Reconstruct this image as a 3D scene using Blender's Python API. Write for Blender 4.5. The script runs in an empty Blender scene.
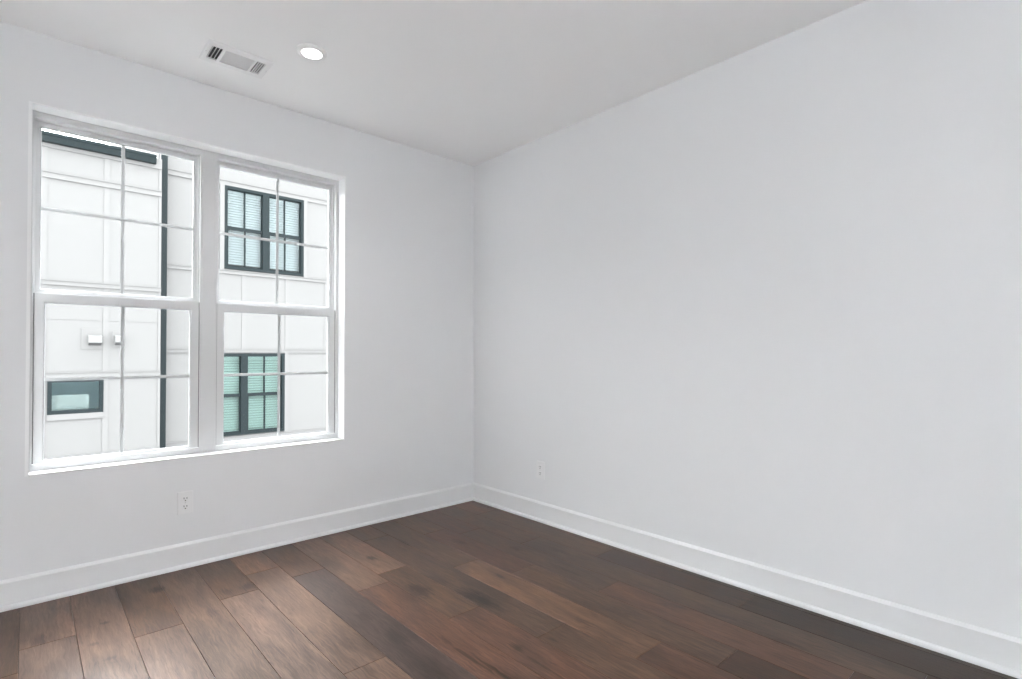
import bpy, math, random
from mathutils import Vector

scn = bpy.context.scene
C = scn.collection
R = math.radians
random.seed(7)

# ------------------------------------------------------------------ camera
cam_d = bpy.data.cameras.new('camera')
cam = bpy.data.objects.new('camera', cam_d)
C.objects.link(cam)
cam_d.sensor_fit = 'HORIZONTAL'
cam_d.sensor_width = 36.0
cam_d.lens = 529.25 / 1022 * 36.0
cam_d.shift_y = 8.67 / 1022
cam_d.clip_start = 0.02
cam.location = (-2.713, -3.4169, 1.1842)
cam.rotation_euler = (R(90) + 0.0121, 0, -0.7416)
scn.camera = cam

# ------------------------------------------------------------------ world: bright overcast sky
SKY = 4.2                        # even cloud, brighter overhead
GLOW = 50.0                       # the veiled sun behind the houses across the way
world = bpy.data.worlds.new('overcast_sky')
scn.world = world
world.use_nodes = True
wn, wl = world.node_tree.nodes, world.node_tree.links
wn.clear()
w_out = wn.new('ShaderNodeOutputWorld')
w_bg = wn.new('ShaderNodeBackground')
w_tc = wn.new('ShaderNodeTexCoord')
w_sep = wn.new('ShaderNodeSeparateXYZ')
w_map = wn.new('ShaderNodeMapRange')
w_map.inputs['From Min'].default_value = 0.0
w_map.inputs['From Max'].default_value = 1.0
w_map.inputs['To Min'].default_value = SKY * 0.8
w_map.inputs['To Max'].default_value = SKY * 1.7
w_dot = wn.new('ShaderNodeVectorMath')
w_dot.operation = 'DOT_PRODUCT'
w_dot.inputs[1].default_value = Vector((0.30, 0.83, 0.45)).normalized()
w_max = wn.new('ShaderNodeMath')
w_max.operation = 'MAXIMUM'
w_max.inputs[1].default_value = 0.0
w_pow = wn.new('ShaderNodeMath')
w_pow.operation = 'POWER'
w_pow.inputs[1].default_value = 5.0
w_mad = wn.new('ShaderNodeMath')
w_mad.operation = 'MULTIPLY_ADD'
w_mad.inputs[1].default_value = GLOW
w_bg.inputs['Color'].default_value = (0.955, 0.98, 1.0, 1)
wl.new(w_tc.outputs['Generated'], w_sep.inputs[0])
wl.new(w_tc.outputs['Generated'], w_dot.inputs[0])
wl.new(w_sep.outputs['Z'], w_map.inputs['Value'])
wl.new(w_dot.outputs['Value'], w_max.inputs[0])
wl.new(w_max.outputs[0], w_pow.inputs[0])
wl.new(w_pow.outputs[0], w_mad.inputs[0])
wl.new(w_map.outputs[0], w_mad.inputs[2])
wl.new(w_mad.outputs[0], w_bg.inputs['Strength'])
wl.new(w_bg.outputs[0], w_out.inputs[0])

# ------------------------------------------------------------------ the photographer's flash, bounced into the ceiling corner behind the camera
def area(name, loc, direction, size, energy, color=(1, 1, 1)):
    d = bpy.data.lights.new(name, 'AREA')
    d.shape = 'DISK'
    d.size = size
    d.energy = energy
    d.color = color
    o = bpy.data.objects.new(name, d)
    o.location = loc
    o.rotation_euler = Vector(direction).to_track_quat('-Z', 'Y').to_euler()
    C.objects.link(o)
    return o
area('bounced_flash', (-3.4, -4.2, 0.5), (-0.5, -0.5, 0.7), 0.6, 100, (0.955, 0.983, 1.0))
LAMP_WATTS = 4.0                # each recessed light of the ceiling

# ------------------------------------------------------------------ exposure
vs = scn.view_settings
scn.display_settings.display_device = 'sRGB'
vs.view_transform = 'Standard'
vs.look = 'None'
vs.gamma = 1.0
vs.exposure = 0.0
vs.use_curve_mapping = False
scn.cycles.use_denoising = True
scn.cycles.max_bounces = 14
scn.cycles.diffuse_bounces = 8
scn.cycles.glossy_bounces = 5
scn.cycles.transparent_max_bounces = 16
scn.cycles.sample_clamp_indirect = 40.0

# ------------------------------------------------------------------ materials
def srgb(r, g, b):
    f = lambda c: (c / 255 / 12.92) if c / 255 <= 0.04045 else ((c / 255 + 0.055) / 1.055) ** 2.4
    return (f(r), f(g), f(b), 1)

def mat(name, color, rough=0.5, spec=0.5, bump=None):
    m = bpy.data.materials.new(name)
    m.use_nodes = True
    n, l = m.node_tree.nodes, m.node_tree.links
    p = n['Principled BSDF']
    p.inputs['Base Color'].default_value = color
    p.inputs['Roughness'].default_value = rough
    p.inputs['Specular IOR Level'].default_value = spec
    tc = n.new('ShaderNodeTexCoord')
    nz = n.new('ShaderNodeTexNoise')
    nz.inputs['Scale'].default_value = (bump or (60, 0.02))[0]
    nz.inputs['Detail'].default_value = 3
    l.new(tc.outputs['Object'], nz.inputs['Vector'])
    b = n.new('ShaderNodeBump')
    b.inputs['Strength'].default_value = (bump or (60, 0.02))[1]
    b.inputs['Distance'].default_value = 0.002
    l.new(nz.outputs[0], b.inputs['Height'])
    l.new(b.outputs[0], p.inputs['Normal'])
    return m

def glass(name, tint, reflect=0.5, sheen=(1, 1, 1)):
    m = bpy.data.materials.new(name)
    m.use_nodes = True
    n, l = m.node_tree.nodes, m.node_tree.links
    n.clear()
    out = n.new('ShaderNodeOutputMaterial')
    mix = n.new('ShaderNodeMixShader')
    tr = n.new('ShaderNodeBsdfTransparent')
    tr.inputs['Color'].default_value = (*tint, 1)
    gl = n.new('ShaderNodeBsdfGlossy')
    gl.inputs['Roughness'].default_value = 0.02
    gl.inputs['Color'].default_value = (*sheen, 1)
    fr = n.new('ShaderNodeFresnel')
    fr.inputs['IOR'].default_value = 1.45
    mu = n.new('ShaderNodeMath')
    mu.operation = 'MULTIPLY'
    mu.inputs[1].default_value = reflect
    l.new(fr.outputs[0], mu.inputs[0])
    l.new(mu.outputs[0], mix.inputs[0])
    l.new(tr.outputs[0], mix.inputs[1])
    l.new(gl.outputs[0], mix.inputs[2])
    l.new(mix.outputs[0], out.inputs[0])
    return m

M = {}
M['wall'] = mat('wall_paint', (0.77, 0.775, 0.785, 1), 0.7, 0.25, (220, 0.06))
M['ceiling'] = mat('ceiling_paint', (0.90, 0.90, 0.90, 1), 0.85, 0.2, (180, 0.06))
M['trim'] = mat('white_trim_paint', (0.86, 0.865, 0.87, 1), 0.32, 0.5)
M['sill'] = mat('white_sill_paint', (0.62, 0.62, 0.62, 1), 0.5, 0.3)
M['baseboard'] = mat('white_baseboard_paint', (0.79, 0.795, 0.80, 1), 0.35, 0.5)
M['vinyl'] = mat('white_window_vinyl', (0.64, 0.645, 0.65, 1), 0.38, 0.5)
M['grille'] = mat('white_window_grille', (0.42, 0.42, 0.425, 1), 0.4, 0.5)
M['plastic'] = mat('white_outlet_plastic', (0.79, 0.79, 0.795, 1), 0.3, 0.5)
M['strip'] = mat('grey_gap_shadow', (0.16, 0.16, 0.165, 1), 0.7, 0.3)
M['slot'] = mat('outlet_slot_dark', (0.03, 0.03, 0.03, 1), 0.6)
M['steel'] = mat('painted_screw', (0.6, 0.6, 0.6, 1), 0.35)
M['vent'] = mat('white_enamel_vent', (0.84, 0.84, 0.84, 1), 0.4, 0.5)
M['duct'] = mat('dark_duct', (0.02, 0.02, 0.022, 1), 0.8)
M['teal'] = mat('dark_teal_metal', srgb(21, 34, 37), 0.5, 0.3)
M['panel'] = mat('white_facade_panel', (0.238, 0.235, 0.233, 1), 0.6, 0.3, (20, 0.0))
M['batten'] = mat('white_facade_batten', (0.246, 0.243, 0.241, 1), 0.6, 0.3)
M['blind'] = mat('white_blind_slat', (0.58, 0.58, 0.58, 1), 0.5, 0.4)
M['vent_hood'] = mat('white_vent_hood', (0.262, 0.262, 0.26, 1), 0.5)
M['roof'] = mat('grey_roof', (0.13, 0.13, 0.135, 1), 0.8)
M['dim_room'] = mat('far_room_paint', (0.55, 0.58, 0.58, 1), 0.8)
M['ground'] = mat('grey_paving_ground', (0.22, 0.22, 0.215, 1), 0.9, 0.2, (8, 0.3))
M['clear'] = glass('clear_window_glass', (0.97, 0.985, 0.98), 0.5)
M['sky_glass'] = glass('pale_blue_window_glass', (0.86, 0.95, 0.965), 0.9)
M['mint_glass'] = glass('mint_green_window_glass', (0.735, 0.93, 0.885), 0.9)
M['dusk_glass'] = glass('teal_window_glass', (0.72, 0.78, 0.755), 2.0, (0.62, 0.90, 0.95))

lens = bpy.data.materials.new('lit_lamp_lens')
lens.use_nodes = True
_p = lens.node_tree.nodes['Principled BSDF']
_p.inputs['Base Color'].default_value = (0.9, 0.9, 0.9, 1)
_p.inputs['Emission Color'].default_value = (1.0, 0.985, 0.96, 1)
_p.inputs['Emission Strength'].default_value = 9.0
M['lens'] = lens

def floor_material():
    m = bpy.data.materials.new('brown_oak_planks')
    m.use_nodes = True
    n, l = m.node_tree.nodes, m.node_tree.links
    p = n['Principled BSDF']
    def math_(op, a, b=None, c=None, clamp=False):
        q = n.new('ShaderNodeMath')
        q.operation = op
        q.use_clamp = clamp
        for i, v in enumerate((a, b, c)):
            if v is None:
                continue
            if isinstance(v, (int, float)):
                q.inputs[i].default_value = v
            else:
                l.new(v, q.inputs[i])
        return q.outputs[0]
    tc = n.new('ShaderNodeTexCoord')
    sp = n.new('ShaderNodeSeparateXYZ')
    l.new(tc.outputs['Object'], sp.inputs[0])
    X, Y = sp.outputs[0], sp.outputs[1]
    col = n.new('ShaderNodeAttribute'); col.attribute_name = 'plank_colour'
    shf = n.new('ShaderNodeAttribute'); shf.attribute_name = 'plank_shift'
    S = shf.outputs['Fac']
    # ragged offset used to deform the knots
    rz = n.new('ShaderNodeTexNoise'); rz.inputs['Scale'].default_value = 16; rz.inputs['Detail'].default_value = 4
    l.new(tc.outputs['Object'], rz.inputs['Vector'])
    rag = math_('SUBTRACT', rz.outputs[0], 0.5)
    KN = [  # x, y, radius across, radius along, depth
        (-1.085, -1.415, .040, .125, .95), (-1.095, -1.11, .030, .070, .45), (-1.245, -1.13, .040, .085, .85),
        (-.835, -1.283, .013, .035, .75), (-1.240, -1.845, .016, .035, .75), (-1.090, -1.90, .012, .026, .6),
        (-1.222, -.585, .022, .035, .85), (-1.745, -1.36, .022, .055, .35), (-1.868, -.50, .035, .040, .65),
        (-1.965, -.50, .022, .035, .45), (-2.215, -.235, .028, .040, .75), (-2.075, -.69, .02, .04, .35),
        (-2.447, -.474, .014, .014, .75), (-2.499, -.657, .014, .014, .45), (-2.462, -.83, .02, .014, .4),
        (-2.665, -.46, .03, .05, .55), (-1.42, -1.62, .012, .05, .5), (-1.425, -1.77, .008, .11, .7),
        (-1.405, -1.95, .008, .13, .7), (-1.385, -2.15, .007, .10, .6), (-1.255, -2.02, .006, .10, .6),
        (-1.57, -1.20, .03, .05, .35), (-1.56, -1.45, .03, .06, .35), (-.70, -1.95, .02, .09, .35),
        (-.33, -1.25, .02, .08, .45), (-.52, -1.45, .02, .10, .4), (-.88, -1.9, .018, .05, .4),
        (-.40, -2.55, .02, .08, .45), (-.15, -2.35, .02, .10, .45), (-.66, -2.72, .02, .05, .45),
        (-.50, -1.05, .02, .05, .5), (-.68, -.72, .02, .06, .5), (-.95, -.5, .02, .05, .4)]
    # grain
    gv = n.new('ShaderNodeCombineXYZ')
    l.new(math_('MULTIPLY', math_('ADD', X, math_('MULTIPLY', rag, 0.02)), 150), gv.inputs[0])
    l.new(math_('MULTIPLY', Y, 8.0), gv.inputs[1])
    l.new(S, gv.inputs[2])
    g = n.new('ShaderNodeTexNoise'); g.inputs['Scale'].default_value = 1.0; g.inputs['Detail'].default_value = 7
    g.inputs['Roughness'].default_value = 0.62; g.inputs['Distortion'].default_value = 0.9
    l.new(gv.outputs[0], g.inputs['Vector'])
    bv = n.new('ShaderNodeCombineXYZ')
    l.new(math_('MULTIPLY', X, 11), bv.inputs[0]); l.new(math_('MULTIPLY', Y, 2.6), bv.inputs[1]); l.new(S, bv.inputs[2])
    b2 = n.new('ShaderNodeTexNoise'); b2.inputs['Scale'].default_value = 1.0; b2.inputs['Detail'].default_value = 4
    b2.inputs['Distortion'].default_value = 0.6
    l.new(bv.outputs[0], b2.inputs['Vector'])
    # knots, with edges frayed along the grain
    ragged = math_('ADD', math_('MULTIPLY', rag, 1.1), math_('MULTIPLY', math_('SUBTRACT', g.outputs[0], 0.5), 2.2))
    knots = None
    for kx, ky, rx, ry, s in KN:
        dx = math_('DIVIDE', math_('SUBTRACT', X, kx), rx)
        dy = math_('DIVIDE', math_('SUBTRACT', Y, ky), ry)
        d = math_('SQRT', math_('ADD', math_('MULTIPLY', dx, dx), math_('MULTIPLY', dy, dy)))
        d = math_('ADD', d, ragged)
        mr = n.new('ShaderNodeMapRange'); mr.interpolation_type = 'SMOOTHSTEP'
        mr.inputs['From Min'].default_value = 1.65; mr.inputs['From Max'].default_value = 0.35
        mr.inputs['To Min'].default_value = 0; mr.inputs['To Max'].default_value = s
        l.new(d, mr.inputs['Value'])
        knots = mr.outputs[0] if knots is None else math_('MAXIMUM', knots, mr.outputs[0])
    f1 = n.new('ShaderNodeMapRange'); f1.inputs['From Min'].default_value = 0.25; f1.inputs['From Max'].default_value = 0.75
    f1.inputs['To Min'].default_value = 0.45; f1.inputs['To Max'].default_value = 1.55
    l.new(g.outputs[0], f1.inputs['Value'])
    f2 = n.new('ShaderNodeMapRange'); f2.inputs['From Min'].default_value = 0.25; f2.inputs['From Max'].default_value = 0.75
    f2.inputs['To Min'].default_value = 0.50; f2.inputs['To Max'].default_value = 1.55
    l.new(b2.outputs[0], f2.inputs['Value'])
    fac = math_('MULTIPLY', f1.outputs[0], f2.outputs[0])
    fac = math_('MULTIPLY', fac, math_('SUBTRACT', 1.0, math_('MULTIPLY', knots, 0.95)))
    vm = n.new('ShaderNodeVectorMath'); vm.operation = 'SCALE'
    l.new(col.outputs['Color'], vm.inputs[0]); l.new(fac, vm.inputs['Scale'])
    l.new(vm.outputs[0], p.inputs['Base Color'])
    rr = n.new('ShaderNodeMapRange'); rr.inputs['To Min'].default_value = 0.26; rr.inputs['To Max'].default_value = 0.42
    l.new(b2.outputs[0], rr.inputs['Value'])
    l.new(rr.outputs[0], p.inputs['Roughness'])
    p.inputs['Specular IOR Level'].default_value = 0.5
    p.inputs['Specular Tint'].default_value = (0.47, 0.39, 0.355, 1)
    bp = n.new('ShaderNodeBump'); bp.inputs['Strength'].default_value = 0.12; bp.inputs['Distance'].default_value = 0.002
    l.new(g.outputs[0], bp.inputs['Height']); l.new(bp.outputs[0], p.inputs['Normal'])
    return m
M['floor'] = floor_material()
M['groove'] = mat('plank_groove', srgb(28, 20, 16), 0.7)

# ------------------------------------------------------------------ mesh helpers (world coordinates in, one mesh object out)
class MB:
    def __init__(self):
        self.v, self.f = [], []
    def quad(self, a, b, c, d):
        i = len(self.v); self.v += [a, b, c, d]; self.f.append((i, i + 1, i + 2, i + 3)); return self
    def box(self, x0, x1, y0, y1, z0, z1):
        x0, x1 = sorted((x0, x1)); y0, y1 = sorted((y0, y1)); z0, z1 = sorted((z0, z1))
        i = len(self.v)
        self.v += [(x0, y0, z0), (x1, y0, z0), (x1, y1, z0), (x0, y1, z0), (x0, y0, z1), (x1, y0, z1), (x1, y1, z1), (x0, y1, z1)]
        for q in ((3, 2, 1, 0), (4, 5, 6, 7), (0, 1, 5, 4), (1, 2, 6, 5), (2, 3, 7, 6), (3, 0, 4, 7)):
            self.f.append(tuple(i + k for k in q))
        return self
    def prism(self, prof, axis, a, b):
        """profile of (p, q) pairs swept along axis from a to b. x: (y, z) pairs; y: (x, z) pairs; z: (x, y) pairs"""
        i = len(self.v); k = len(prof)
        for t in (a, b):
            for p, q in prof:
                self.v.append({'x': (t, p, q), 'y': (p, t, q), 'z': (p, q, t)}[axis])
        for j in range(k):
            self.f.append((i + j, i + (j + 1) % k, i + k + (j + 1) % k, i + k + j))
        self.f.append(tuple(i + j for j in reversed(range(k)))); self.f.append(tuple(i + k + j for j in range(k)))
        return self
    def ring(self, o, i_, y0, y1):
        """rectangular frame standing in the xz plane: outer and inner (x0, x1, z0, z1), from depth y0 to y1, mitred corners"""
        k = len(self.v)
        for y in (y0, y1):
            for (x0, x1, z0, z1) in (o, i_):
                self.v += [(x0, y, z0), (x1, y, z0), (x1, y, z1), (x0, y, z1)]
        for j in range(4):
            m = (j + 1) % 4
            self.f += [(k + j, k + m, k + 4 + m, k + 4 + j), (k + 8 + m, k + 8 + j, k + 12 + j, k + 12 + m),
                       (k + m, k + j, k + 8 + j, k + 8 + m), (k + 4 + j, k + 4 + m, k + 12 + m, k + 12 + j)]
        return self
    def lathe(self, prof, cx, cy, n=48, cap0=False, cap1=False):
        """(r, z) profile turned about the vertical through cx, cy"""
        i = len(self.v); k = len(prof)
        for j in range(n):
            a = 2 * math.pi * j / n
            for r, z in prof:
                self.v.append((cx + r * math.cos(a), cy + r * math.sin(a), z))
        for j in range(n):
            m = (j + 1) % n
            for q in range(k - 1):
                self.f.append((i + j * k + q, i + m * k + q, i + m * k + q + 1, i + j * k + q + 1))
        if cap0: self.f.append(tuple(i + j * k for j in range(n)))
        if cap1: self.f.append(tuple(i + j * k + k - 1 for j in range(n)))
        return self

ORIGIN = {}
def obj(name, mb, m, parent=None, origin=None, bevel=0.0, smooth=False):
    base = Vector(origin) if origin is not None else Vector((0, 0, 0))
    if parent is not None and origin is None:
        base = ORIGIN[parent.name]
    me = bpy.data.meshes.new(name)
    me.from_pydata([tuple(Vector(v) - base) for v in mb.v], [], mb.f)
    me.materials.append(m)
    import bmesh
    bm = bmesh.new(); bm.from_mesh(me)
    bmesh.ops.recalc_face_normals(bm, faces=bm.faces)
    bm.to_mesh(me); bm.free()
    if smooth:
        for p in me.polygons: p.use_smooth = True
    o = bpy.data.objects.new(name, me)
    C.objects.link(o)
    if parent is not None:
        o.parent = parent
        o.location = base - ORIGIN[parent.name]
    else:
        o.location = base
    ORIGIN[o.name] = base
    if bevel:
        b = o.modifiers.new('edge_bevel', 'BEVEL'); b.width = bevel; b.segments = 2; b.limit_method = 'ANGLE'
        b.harden_normals = False
    return o

def structure(o):
    o['kind'] = 'structure'
    return o

def empty(name, loc):
    o = bpy.data.objects.new(name, None)
    o.location = loc; o.empty_display_size = 0.1
    C.objects.link(o)
    ORIGIN[o.name] = Vector(loc)
    return o

def tag(o, label, cat, group=None):
    o['label'] = label; o['category'] = cat
    if group: o['group'] = group
    return o

# ------------------------------------------------------------------ room shell
H = 2.74
XL, YF = -3.82, -4.60                       # left wall and the wall behind the camera
WX0, WX1, WZ0, WZ1 = -2.714, -1.114, 0.6045, 2.398   # window opening

mb = MB()
mb.box(XL - .15, WX0, 0, .20, -.2, H + .1); mb.box(WX1, .15, 0, .20, -.2, H + .1)
mb.box(WX0, WX1, 0, .20, -.2, WZ0); mb.box(WX0, WX1, 0, .20, WZ1, H + .1)
structure(obj('wall_back', mb, M['wall']))
structure(obj('wall_right', MB().box(0, .15, YF - .15, 0, -.2, H + .1), M['wall']))
structure(obj('wall_left', MB().box(XL - .15, XL, YF - .15, 0, -.2, H + .1), M['wall']))
structure(obj('wall_front', MB().box(XL, 0, YF - .15, YF, -.2, H + .1), M['wall']))
structure(obj('ceiling', MB().box(XL - .15, .15, YF - .15, .2, H, H + .25), M['ceiling']))

# floor: planks running towards the window wall
PW, PX0 = 0.1775, -2.725
G = {   # brown tones of the boards; darkest browns paint in the dimmer right side
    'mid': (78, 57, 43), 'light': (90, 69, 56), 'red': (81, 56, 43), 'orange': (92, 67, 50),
    'grey': (70, 53, 42), 'dark': (46, 31, 22), 'slate': (80, 63, 53), 'shade': (58, 46, 41), 'dim': (56, 37, 26), 'pale': (94, 73, 61)}
ROWS = {  # row: (end joints going away from the window wall, tones of the boards between them)
    -1: ([-.715, -2.3], ['mid', 'mid', 'mid']),
    0: ([-.515, -2.4], ['light', 'slate', 'mid']),
    1: ([-1.9], ['light', 'mid']),
    2: ([-.712, -2.5], ['mid', 'pale', 'mid']),
    3: ([-2.1], ['light', 'mid']),
    4: ([-.575, -2.7], ['mid', 'pale', 'light']),
    5: ([-.352, -1.542, -3.2], ['orange', 'light', 'light', 'mid']),
    6: ([-.545, -2.62], ['mid', 'shade', 'mid']),
    7: ([-.94, -3.0], ['light', 'red', 'mid']),
    8: ([-.82, -1.47, -3.1], ['light', 'mid', 'red', 'grey']),
    9: ([-.30, -1.848, -3.4], ['mid', 'grey', 'mid', 'grey']),
    10: ([-1.016, -2.215, -3.6], ['grey', 'orange', 'red', 'mid']),
    11: ([-.45, -1.293, -2.453], ['mid', 'red', 'mid', 'dim']),
    12: ([-.60, -1.748, -2.813], ['red', 'grey', 'red', 'dim']),
    13: ([-1.0, -3.003], ['mid', 'grey', 'dim']),
    14: ([-.35, -1.45, -2.3], ['red', 'mid', 'dim', 'dark']),
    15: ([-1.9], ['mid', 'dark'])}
tone_names = list(G)
verts, faces, cols, shifts, mats = [], [], [], [], []
ch, gap = 0.0008, 0.0007
for r in range(-7, 16):
    x0, x1 = max(PX0 + PW * r, XL), min(PX0 + PW * (r + 1), 0)
    joints, tones = ROWS.get(r, ([-random.uniform(.5, 1.6), -random.uniform(2.2, 3.4)], [random.choice(['mid', 'light', 'grey']) for _ in range(3)]))
    ys = [0.0] + list(joints) + [YF]
    for k in range(len(ys) - 1):
        y1, y0 = ys[k], ys[k + 1]
        a, b, c, d = x0 + gap, x1 - gap, y0 + gap, y1 - gap
        i = len(verts)
        verts += [(a, c, -ch), (b, c, -ch), (b, d, -ch), (a, d, -ch),
                  (a + ch, c + ch, 0), (b - ch, c + ch, 0), (b - ch, d - ch, 0), (a + ch, d - ch, 0),
                  (a, c, -.012), (b, c, -.012), (b, d, -.012), (a, d, -.012)]
        fs = [(4, 5, 6, 7), (0, 1, 5, 4), (1, 2, 6, 5), (2, 3, 7, 6), (3, 0, 4, 7),
              (8, 9, 1, 0), (9, 10, 2, 1), (10, 11, 3, 2), (11, 8, 0, 3)]
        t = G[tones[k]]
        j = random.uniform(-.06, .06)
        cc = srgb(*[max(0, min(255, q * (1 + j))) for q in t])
        s = random.uniform(0, 90)
        for f in fs:
            faces.append(tuple(i + q for q in f)); cols.append(cc); shifts.append(s); mats.append(0)
i = len(verts)
verts += [(XL, YF, -.011), (0, YF, -.011), (0, 0, -.011), (XL, 0, -.011)]
faces.append((i, i + 1, i + 2, i + 3)); cols.append((0.01, .008, .006, 1)); shifts.append(0); mats.append(1)
i = len(verts)
verts += [(XL, YF, -.2), (0, YF, -.2), (0, 0, -.2), (XL, 0, -.2)]
faces.append((i + 3, i + 2, i + 1, i)); cols.append((0.01, .008, .006, 1)); shifts.append(0); mats.append(1)
me = bpy.data.meshes.new('floor')
me.from_pydata(verts, [], faces)
me.materials.append(M['floor']); me.materials.append(M['groove'])
me.polygons.foreach_set('material_index', mats)
me.attributes.new('plank_colour', 'FLOAT_COLOR', 'FACE')
me.attributes.new('plank_shift', 'FLOAT', 'FACE')
ca, sa = me.attributes['plank_colour'], me.attributes['plank_shift']
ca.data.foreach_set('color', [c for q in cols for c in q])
sa.data.foreach_set('value', shifts)
fl = bpy.data.objects.new('floor', me); C.objects.link(fl); structure(fl)

# baseboards: tall flat board with a rounded cap and a shoe moulding
def base_prof(s=1):
    pts = [(0, 0), (.030, 0), (.030, .010), (.027, .016), (.020, .020), (.016, .021), (.016, .124), (.006, .135), (.004, .136), (0, .136)]
    return pts
def baseboard(name, axis, sgn, at, a, b):
    mb = MB().prism([(at + sgn * p, q) for p, q in base_prof()], axis, a, b)
    return structure(obj(name, mb, M['baseboard']))
baseboard('baseboard_back', 'x', -1, 0, XL, 0)
baseboard('baseboard_right', 'y', -1, 0, YF, 0)
baseboard('baseboard_left', 'y', 1, XL, YF, 0)
baseboard('baseboard_front', 'x', 1, YF, XL, 0)

# ------------------------------------------------------------------ window: white liner, two double-hung units side by side
lin = (-2.7000, -1.1205, .6105, 2.3905)
frm = (-2.6985, -1.1285, .6165, 2.3845)
mb = MB()                                    # jambs and head of the opening
mb.box(WX0, lin[0], -.003, .098, WZ0, WZ1); mb.box(lin[1], WX1, -.003, .098, WZ0, WZ1); mb.box(lin[0], lin[1], -.003, .098, lin[3], WZ1)
structure(obj('trim_1', mb, M['trim']))
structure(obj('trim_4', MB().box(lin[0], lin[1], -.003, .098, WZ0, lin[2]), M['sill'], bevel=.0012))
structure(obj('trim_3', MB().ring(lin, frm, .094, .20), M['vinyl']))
FY = .095                                    # room side of the vinyl frame
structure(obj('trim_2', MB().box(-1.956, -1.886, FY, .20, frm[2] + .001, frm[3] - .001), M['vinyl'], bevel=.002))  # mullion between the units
def hung_window(name, x0, x1):
    z0, z1 = frm[2], frm[3]
    fz0, fz1 = .641, 2.360                   # daylight of the frame
    fw = .0095
    t = structure(empty(name, ((x0 + x1) / 2, FY, z0)))
    fr = MB()
    fr.ring((x0, x1, z0, z1), (x0 + fw, x1 - fw, fz0, fz1), FY, .118)
    fr.ring((x0, x1, z0, z1), (x0 + fw - .004, x1 - fw + .004, fz0 - .01, fz1 + .004), .118, .20)
    # parting stops beside the upper sash
    for a in (x0 + fw - .004, x1 - fw + .004 - .008):
        fr.box(a, a + .008, .140, .147, 1.49, fz1 + .004)
    obj('window_frame', fr, M['vinyl'], t, bevel=.0012)
    sx0, sx1 = x0 + fw + .0035, x1 - fw - .0035
    def sash(nm, y0, y1, zb, zt, gx0, gx1, gz0, gz1, mx, mz):
        s = MB().ring((sx0, sx1, zb, zt), (gx0 - .006, gx1 + .006, gz0 - (.004), gz1 + .004), y0, y1)
        s.ring((gx0 - .006, gx1 + .006, gz0 - .004, gz1 + .004), (gx0, gx1, gz0, gz1), y0 + .006, y1 - .004)   # glazing bead
        so = obj(nm, s, M['vinyl'], t, bevel=.0012)
        yg = y0 + .011
        obj('glass_pane', MB().quad((gx0 - .003, yg - .005, gz0 - .002), (gx1 + .003, yg - .005, gz0 - .002), (gx1 + .003, yg - .005, gz1 + .002), (gx0 - .003, yg - .005, gz1 + .002)), M['clear'], so)
        g = MB().box(mx - .0085, mx + .0085, yg, yg + .0035, gz0, gz1)
        g.box(gx0, mx - .0085, yg, yg + .0035, mz - .0085, mz + .0085)
        g.box(mx + .0085, gx1, yg, yg + .0035, mz - .0085, mz + .0085)
        obj('window_grille', g, M['grille'], so)
    ws = MB()
    for a in (x0 + fw, x1 - fw - .0035):
        ws.box(a, a + .0035, .1055, .112, fz0 + .003, 1.490)
    obj('gap_shadow_strip', ws, M['strip'], t)  # dark strip added in the sash gaps to stand for their shadow
    cx = (x0 + x1) / 2
    sash('lower_sash', .104, .134, .6435, 1.492, sx0 + .041, sx1 - .044, .655, 1.443, cx - .0015, 1.060)
    sash('upper_sash', .149, .179, 1.468, fz1 + .003, sx0 + .022, sx1 - .022, 1.518, 2.335, cx - .001, 1.926)
    return t
hung_window('window_1', frm[0], -1.956)
hung_window('window_2', -1.886, frm[1])

# ------------------------------------------------------------------ ceiling: supply vent and recessed lights
vx0, vx1, vy0, vy1 = -2.062, -1.750, -.507, -.283
v = tag(empty('ceiling_vent', (-1.906, -.395, H)), 'white rectangular air vent with three louvre banks on the ceiling above the window', 'vent')
fl_ = MB()
ox = (vx0, vx1, vy0, vy1); hx = (-2.042, -1.770, -.463, -.326)
def flat_ring(mb, o, i, z0, z1):
    k = len(mb.v)
    for z, (a, b, c, d) in ((z0, o), (z1, i)):
        mb.v += [(a, c, z), (b, c, z), (b, d, z), (a, d, z)]
    for j in range(4):
        m = (j + 1) % 4
        mb.f.append((k + j, k + m, k + 4 + m, k + 4 + j))
    return mb
flat_ring(fl_, ox, (vx0, vx1, vy0, vy1), H, H - .003)
flat_ring(fl_, (vx0, vx1, vy0, vy1), (vx0 + .006, vx1 - .006, vy0 + .006, vy1 - .006), H - .003, H - .008)
flat_ring(fl_, (vx0 + .006, vx1 - .006, vy0 + .006, vy1 - .006), hx, H - .008, H - .008)
flat_ring(fl_, hx, hx, H - .008, H + .0)
fl_.box(-1.986, -1.973, hx[2], hx[3], H - .008, H - .001); fl_.box(-1.835, -1.824, hx[2], hx[3], H - .008, H - .001)
fl_.box(hx[0], -2.036, hx[2], hx[3], H - .008, H - .001); fl_.box(-1.780, hx[1], hx[2], hx[3], H - .008, H - .001)
obj('vent_frame', fl_, M['vent'], v)
obj('duct_opening', MB().quad((hx[0], hx[2], H - .0006), (hx[1], hx[2], H - .0006), (hx[1], hx[3], H - .0006), (hx[0], hx[3], H - .0006)), M['duct'], v)
def blade_x(mb, x, dx, y0, y1):             # a blade running along y, leaning in x
    mb.prism([(x, H - .0075), (x + .0012, H - .0075), (x + .0012 + dx, H - .001), (x + dx, H - .001)], 'y', y0, y1)
def blade_y(mb, y, dy, x0, x1):
    mb.prism([(y, H - .0075), (y + .0012, H - .0075), (y + .0012 + dy, H - .001), (y + dy, H - .001)], 'x', x0, x1)
lb = MB()
for k in range(4): blade_x(lb, -2.0345 + .0155 * k, .006, hx[2], hx[3])
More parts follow.
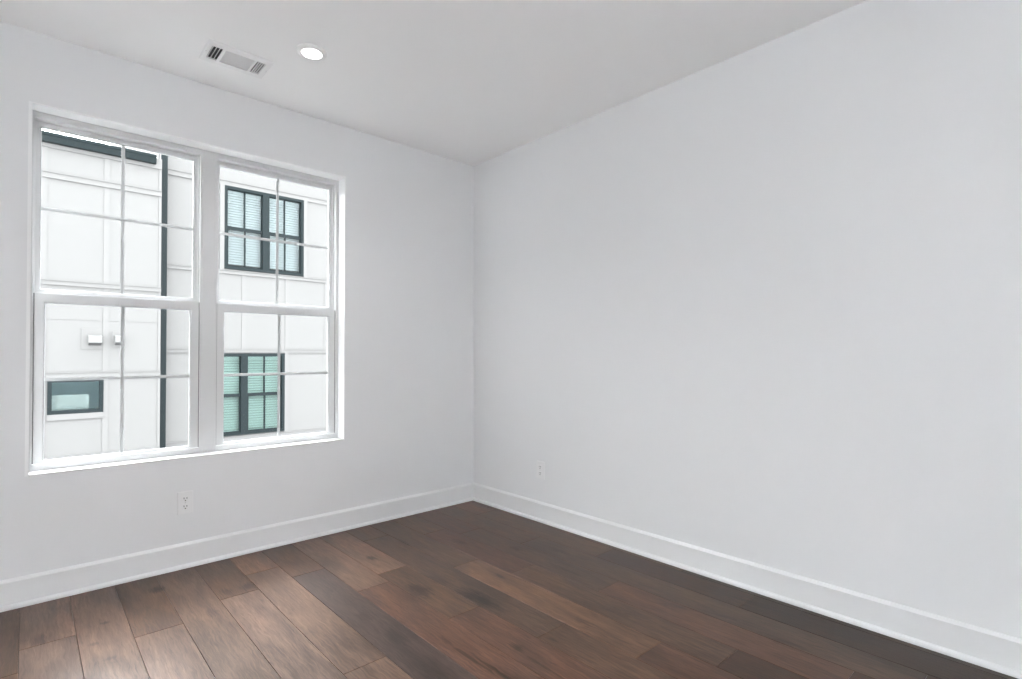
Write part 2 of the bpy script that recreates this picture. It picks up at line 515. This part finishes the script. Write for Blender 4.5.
obj('louvre_bank', lb, M['vent'], v)
cb = MB()
for k in range(12): blade_y(cb, hx[2] + .009 + .0105 * k, -.0025, -1.973, -1.835)
obj('louvre_bank', cb, M['vent'], v)
rb = MB()
for k in range(4): blade_x(rb, -1.813 + .0105 * k, -.0025, hx[2], hx[3])
obj('louvre_bank', rb, M['vent'], v)
for x in (-2.050, -1.759):
    obj('screw', MB().lathe([(0.0035, H - .008), (.003, H - .0092)], x, -.395, 12, cap1=True), M['steel'], v)

def downlight(x, y, label, group=None):
    t = tag(empty('recessed_light', (x, y, H)), label, 'ceiling light', group)
    obj('trim_ring', MB().lathe([(.074, H), (.074, H - .004), (.070, H - .008), (.053, H - .013), (.050, H - .0125), (.048, H - .010)], x, y, 56), M['vent'], t, smooth=True)
    obj('lamp_lens', MB().lathe([(.0495, H - .0105), (.040, H - .0125), (.02, H - .0135), (.004, H - .0137)], x, y, 48, cap1=True), M['lens'], t, smooth=True)
    d = bpy.data.lights.new('lamp_glow', 'AREA'); d.shape = 'DISK'; d.size = .085; d.energy = LAMP_WATTS; d.spread = R(125); d.color = (1.0, .985, .96)
    lo = bpy.data.objects.new('lamp_glow', d); lo.location = (0, 0, -.0165); lo.parent = t; C.objects.link(lo)
    return t
downlight(-1.643, -.735, 'lit round white downlight on the ceiling beside the vent')

# ------------------------------------------------------------------ electrical outlets
def outlet(loc, facing, label):
    """facing 'y': on the window wall, facing -y; 'x': on the right wall, facing -x"""
    t = tag(empty('electrical_outlet', loc), label, 'outlet')
    def put(name, boxes, m, par, bev=0):
        mb = MB()
        for (a0, a1, d0, d1, z0, z1) in boxes:
            if facing == 'y': mb.box(loc[0] + a0, loc[0] + a1, loc[1] - d0, loc[1] - d1, loc[2] + z0, loc[2] + z1)
            else: mb.box(loc[0] - d0, loc[0] - d1, loc[1] + a0, loc[1] + a1, loc[2] + z0, loc[2] + z1)
        return obj(name, mb, m, par, bevel=bev)
    put('cover_plate', [(-.038, .038, 0, .0065, -.0625, .0625)], M['plastic'], t, .0025)
    for zc in (.022, -.022):
        rc = put('receptacle', [(-.017, .017, .0065, .0085, zc - .0145, zc + .0145)], M['plastic'], t, .0015)
        put('plug_slots', [(-.0085, -.0055, .0085, .009, zc - .001, zc + .009), (.0055, .0085, .0085, .009, zc - .001, zc + .008), (-.0028, .0028, .0085, .009, zc - .0115, zc - .006)], M['slot'], rc)
    put('screw', [(-.0025, .0025, .0065, .0082, -.0025, .0025)], M['steel'], t)
outlet((-2.0515, 0, .358), 'y', 'white duplex wall outlet on the window wall below the window')
outlet((0, -.770, .361), 'x', 'white duplex wall outlet on the plain right wall near the corner')

# ------------------------------------------------------------------ outside: ground and the two houses across the way
structure(obj('ground', MB().box(-14, 14, .9, 22, -3.8, -3.6), M['ground']))

def front_with_holes(mb, x0, x1, z0, z1, y0, y1, holes):
    xs = sorted({x0, x1, *[h[0] for h in holes], *[h[1] for h in holes]})
    zs = sorted({z0, z1, *[h[2] for h in holes], *[h[3] for h in holes]})
    for a, b in zip(xs, xs[1:]):
        for c, d in zip(zs, zs[1:]):
            if any(h[0] <= a and b <= h[1] and h[2] <= c and d <= h[3] for h in holes): continue
            mb.box(a, b, y0, y1, c, d)

def house_window(parent, x0, x1, z0, z1, Y, glass_m, tilt, top_glass_frac=.50):
    """pair of dark teal double-hung units with a centre post, blinds behind the glass"""
    fw = .052
    f = MB().ring((x0, x1, z0, z1), (x0 + fw, x1 - fw, z0 + .042, z1 - .052), Y - .03, Y + .09)
    cx = (x0 + x1) / 2
    f.box(cx - .060, cx + .060, Y - .03, Y + .09, z0 + .042, z1 - .052)
    wo = obj('house_window', f, M['teal'], parent)
    mid = z0 + (z1 - z0) * top_glass_frac - .005
    for (a, b) in ((x0 + fw, cx - .060), (cx + .060, x1 - fw)):
        s = MB()
        s.ring((a, b, z0 + .042, mid + .03), (a + .022, b - .022, z0 + .042 + .03, mid - .03), Y + .0, Y + .03)     # lower sash
        s.ring((a, b, mid - .03, z1 - .052), (a + .006, b - .006, mid + .03, z1 - .052 - .006), Y + .032, Y + .06)  # upper sash
        m = (a + b) / 2
        s.box(m - .014, m + .014, Y + .005, Y + .028, z0 + .072, mid - .03)
        s.box(m - .014, m + .014, Y + .036, Y + .058, mid + .03, z1 - .058)
        obj('sash', s, M['teal'], wo)
        p = MB().quad((a, Y + .02, z0 + .05), (b, Y + .02, z0 + .05), (b, Y + .02, mid), (a, Y + .02, mid))
        p.quad((a, Y + .05, mid), (b, Y + .05, mid), (b, Y + .05, z1 - .055), (a, Y + .05, z1 - .055))
        obj('glass_pane', p, glass_m, wo)
        bl = MB()
        bl.box(a - .01, b + .01, Y + .10, Y + .15, z1 - .10, z1 - .045)      # head rail
        z = z1 - .12
        c, s_ = math.cos(tilt) * .024, math.sin(tilt) * .024
        while z > z0 + .09:
            bl.prism([(Y + .125 - c, z - s_), (Y + .125 - c + .002, z - s_ - .002), (Y + .125 + c + .002, z + s_ - .002), (Y + .125 + c, z + s_)], 'x', a - .01, b + .01)
            z -= .048
        bl.box(a - .01, b + .01, Y + .105, Y + .145, z0 + .055, z0 + .08)
        obj('blind', bl, M['blind'], wo)
    return wo

# right-hand house
YR = 7.40
hr = tag(empty('house', (2.0, YR, -3.6)), 'white panelled house wall with two teal-framed windows, seen through the right window', 'building')
UW = (-.024, 1.442, 2.779, 4.330); LW = (-.408, 1.078, -.325, 1.205)
b = MB()
front_with_holes(b, -1.06, 8.0, -3.6, 7.6, YR, YR + .22, [UW, LW])
b.box(-1.06, -.86, YR + .22, YR + 6, -3.6, 7.6); b.box(7.8, 8.0, YR + .22, YR + 6, -3.6, 7.6); b.box(-1.06, 8.0, YR + 6, YR + 6.2, -3.6, 7.6)
b.box(-.86, 7.8, YR + .22, YR + 6, 2.0, 2.25); b.box(-.86, 7.8, YR + .22, YR + 6, -.95, -.75); b.box(-.86, 7.8, YR + .22, YR + 6, 5.2, 5.4)
obj('facade_wall', b, M['panel'], hr)
obj('roof', MB().prism([(YR - .35, 7.6), (YR + 6.4, 7.6), (YR + 3, 8.5)], 'x', -1.2, 8.2), M['roof'], hr)
tr = MB(); pj = .026
for z0, z1 in ((4.324, 4.412), (2.688, 2.752), (1.222, 1.285), (-.416, -.352), (5.9, 5.98), (-2.1, -2.02)):
    tr.box(-1.06, 8.0, YR - pj, YR, z0, z1)
    tr.box(-1.06, 8.0, YR - pj - .016, YR, z1 - .004, z1 + .006)      # drip cap
def vbat(x, z0, z1): tr.box(x - .037, x + .037, YR - .010, YR, z0, z1)
for k in range(-1, 10):
    x = .322 + .80 * k
    if x > -1.0:
        vbat(x, 1.285, 2.688); vbat(x, -2.02, -.416)
for x in (-.48, 2.3, 3.1, 3.9, 4.7, 5.5): vbat(x, 2.752, 4.324)
for x in (2.3, 3.1, 3.9, 4.7, 5.5): vbat(x, -.352, 1.222)
# flat casing round the windows
tr.box(UW[0] - .075, UW[0], YR - pj - .002, YR, 2.752, 4.324); tr.box(UW[1], UW[1] + .075, YR - pj - .002, YR, 2.752, 4.324)
tr.box(LW[0] - .065, LW[0], YR - pj - .002, YR, -.352, 1.222); tr.box(LW[1], LW[1] + .070, YR - pj - .002, YR, -.352, 1.222)
obj('facade_battens', tr, M['batten'], hr)
house_window(hr, *UW, YR, M['sky_glass'], R(66), .503)
house_window(hr, *LW, YR, M['mint_glass'], R(50), .490)

# left-hand house, standing a little nearer and lower
YL = 6.97
hl = tag(empty('house', (-4.0, YL, -3.6)), 'white panelled house with teal roof gutter, downspout and vent hoods, seen through the left window', 'building')
SW = (-2.480, -1.820, .292, .790)
b = MB()
front_with_holes(b, -18.0, -1.075, -3.6, 4.42, YL, YL + .22, [SW])  # unseen left stretch lengthened to block the low sky
b.box(-1.275, -1.075, YL + .22, YL + 6, -3.6, 4.42); b.box(-18, -17.8, YL + .22, YL + 6, -3.6, 4.42); b.box(-18, -1.075, YL + 6, YL + 6.2, -3.6, 4.42)
b.box(-17.8, -1.275, YL + .22, YL + 6, 2.7, 2.9)
obj('facade_wall', b, M['panel'], hl)
obj('far_room', MB().box(-3.4, -1.3, YL + 1.6, YL + 1.7, -.8, 2.6).box(-3.4, -1.3, YL + .23, YL + 1.6, -.85, -.8), M['dim_room'], hl)
obj('roof', MB().prism([(YL - .02, 4.42), (YL + 6.4, 4.42), (YL + 3.2, 4.62)], 'x', -18.2, -1.075), M['roof'], hl)
tr = MB()
for z0, z1 in ((3.803, 3.885), (2.220, 2.288), (.826, .912), (-.42, -.345), (-2.0, -1.93)):
    tr.box(-18, -1.075, YL - pj, YL, z0, z1)
    tr.box(-18, -1.075, YL - pj - .016, YL, z1 - .004, z1 + .006)
tr.box(-18, -1.075, YL - pj, YL, 4.255, 4.42)                         # frieze board under the gutter
tr.box(-18, -1.84, YL - .006, YL, 1.712, 1.726); tr.box(-1.76, -1.12, YL - .006, YL, 1.712, 1.726)
for x, w in ([(-1.797 - .741 * k, .075) for k in range(22)] + [(-1.094, .038)]):
    for z0, z1 in ((3.885, 4.255), (2.288, 3.803), (.912, 2.220), (-.345, .826), (-1.93, -.42)):
        tr.box(x - w / 2, x + w / 2, YL - .010, YL, z0, z1)
tr.box(SW[0], SW[1], YL - pj, YL, .207, SW[2])                       # trim under the small window
tr.box(SW[0], SW[1], YL - pj, YL, SW[3], .826)
obj('facade_battens', tr, M['batten'], hl)
g = MB().prism([(YL - pj, 4.440), (YL - .125, 4.452), (YL - .138, 4.440), (YL - .135, 4.405), (YL - .125, 4.395), (YL - .105, 4.325), (YL - .10, 4.312), (YL - pj, 4.312)], 'x', -18.0, -1.165)
obj('gutter', g, M['teal'], hl)
d = MB().box(-1.053, -.953, 7.18, 7.26, -3.5, 5.2)
for z in (-1.5, .5, 2.6, 4.2):
    d.box(-1.075, -1.053, 7.19, 7.25, z, z + .04)
obj('downspout', d, M['teal'], hl, bevel=.012)
# small fixed window with a pale board behind its lower part
f = MB().ring(SW, (SW[0] + .050, SW[1] - .050, SW[2] + .055, SW[3] - .022), YL - .02, YL + .08)
sw = obj('house_window', f, M['teal'], hl)
obj('glass_pane', MB().quad((SW[0] + .04, YL + .03, SW[2] + .04), (SW[1] - .04, YL + .03, SW[2] + .04), (SW[1] - .04, YL + .03, SW[3] - .015), (SW[0] + .04, YL + .03, SW[3] - .015)), M['dusk_glass'], sw)
obj('pale_board', MB().box(-2.47, -1.985, YL + .12, YL + .14, .30, .570), M['blind'], sw)
# dryer and bath vent hoods
def vent_hood(x0, x1, z0, z1, fx0, fx1, fz0, fz1):
    vb = obj('vent_hood', MB().box(fx0, fx1, YL - .012, YL, fz0, fz1), M['panel'], hl, bevel=.002)
    h = MB().prism([(YL - .012, z1), (YL - .12, z1 - .012), (YL - .13, z1 - .03), (YL - .13, z0 + .040), (YL - .012, z0)], 'x', x0, x1)
    obj('hood_cowl', h, M['vent_hood'], vb, bevel=.004)
    obj('hood_opening', MB().quad((x0 + .008, YL - .128, z0 + .0365), (x1 - .008, YL - .128, z0 + .0365), (x1 - .008, YL - .016, z0 - .0005), (x0 + .008, YL - .016, z0 - .0005)), M['roof'], vb)
vent_hood(-2.018, -1.848, 1.325, 1.485, -2.098, -1.838, 1.262, 1.582)
vent_hood(-1.690, -1.588, 1.335, 1.490, -1.718, -1.572, 1.300, 1.545)
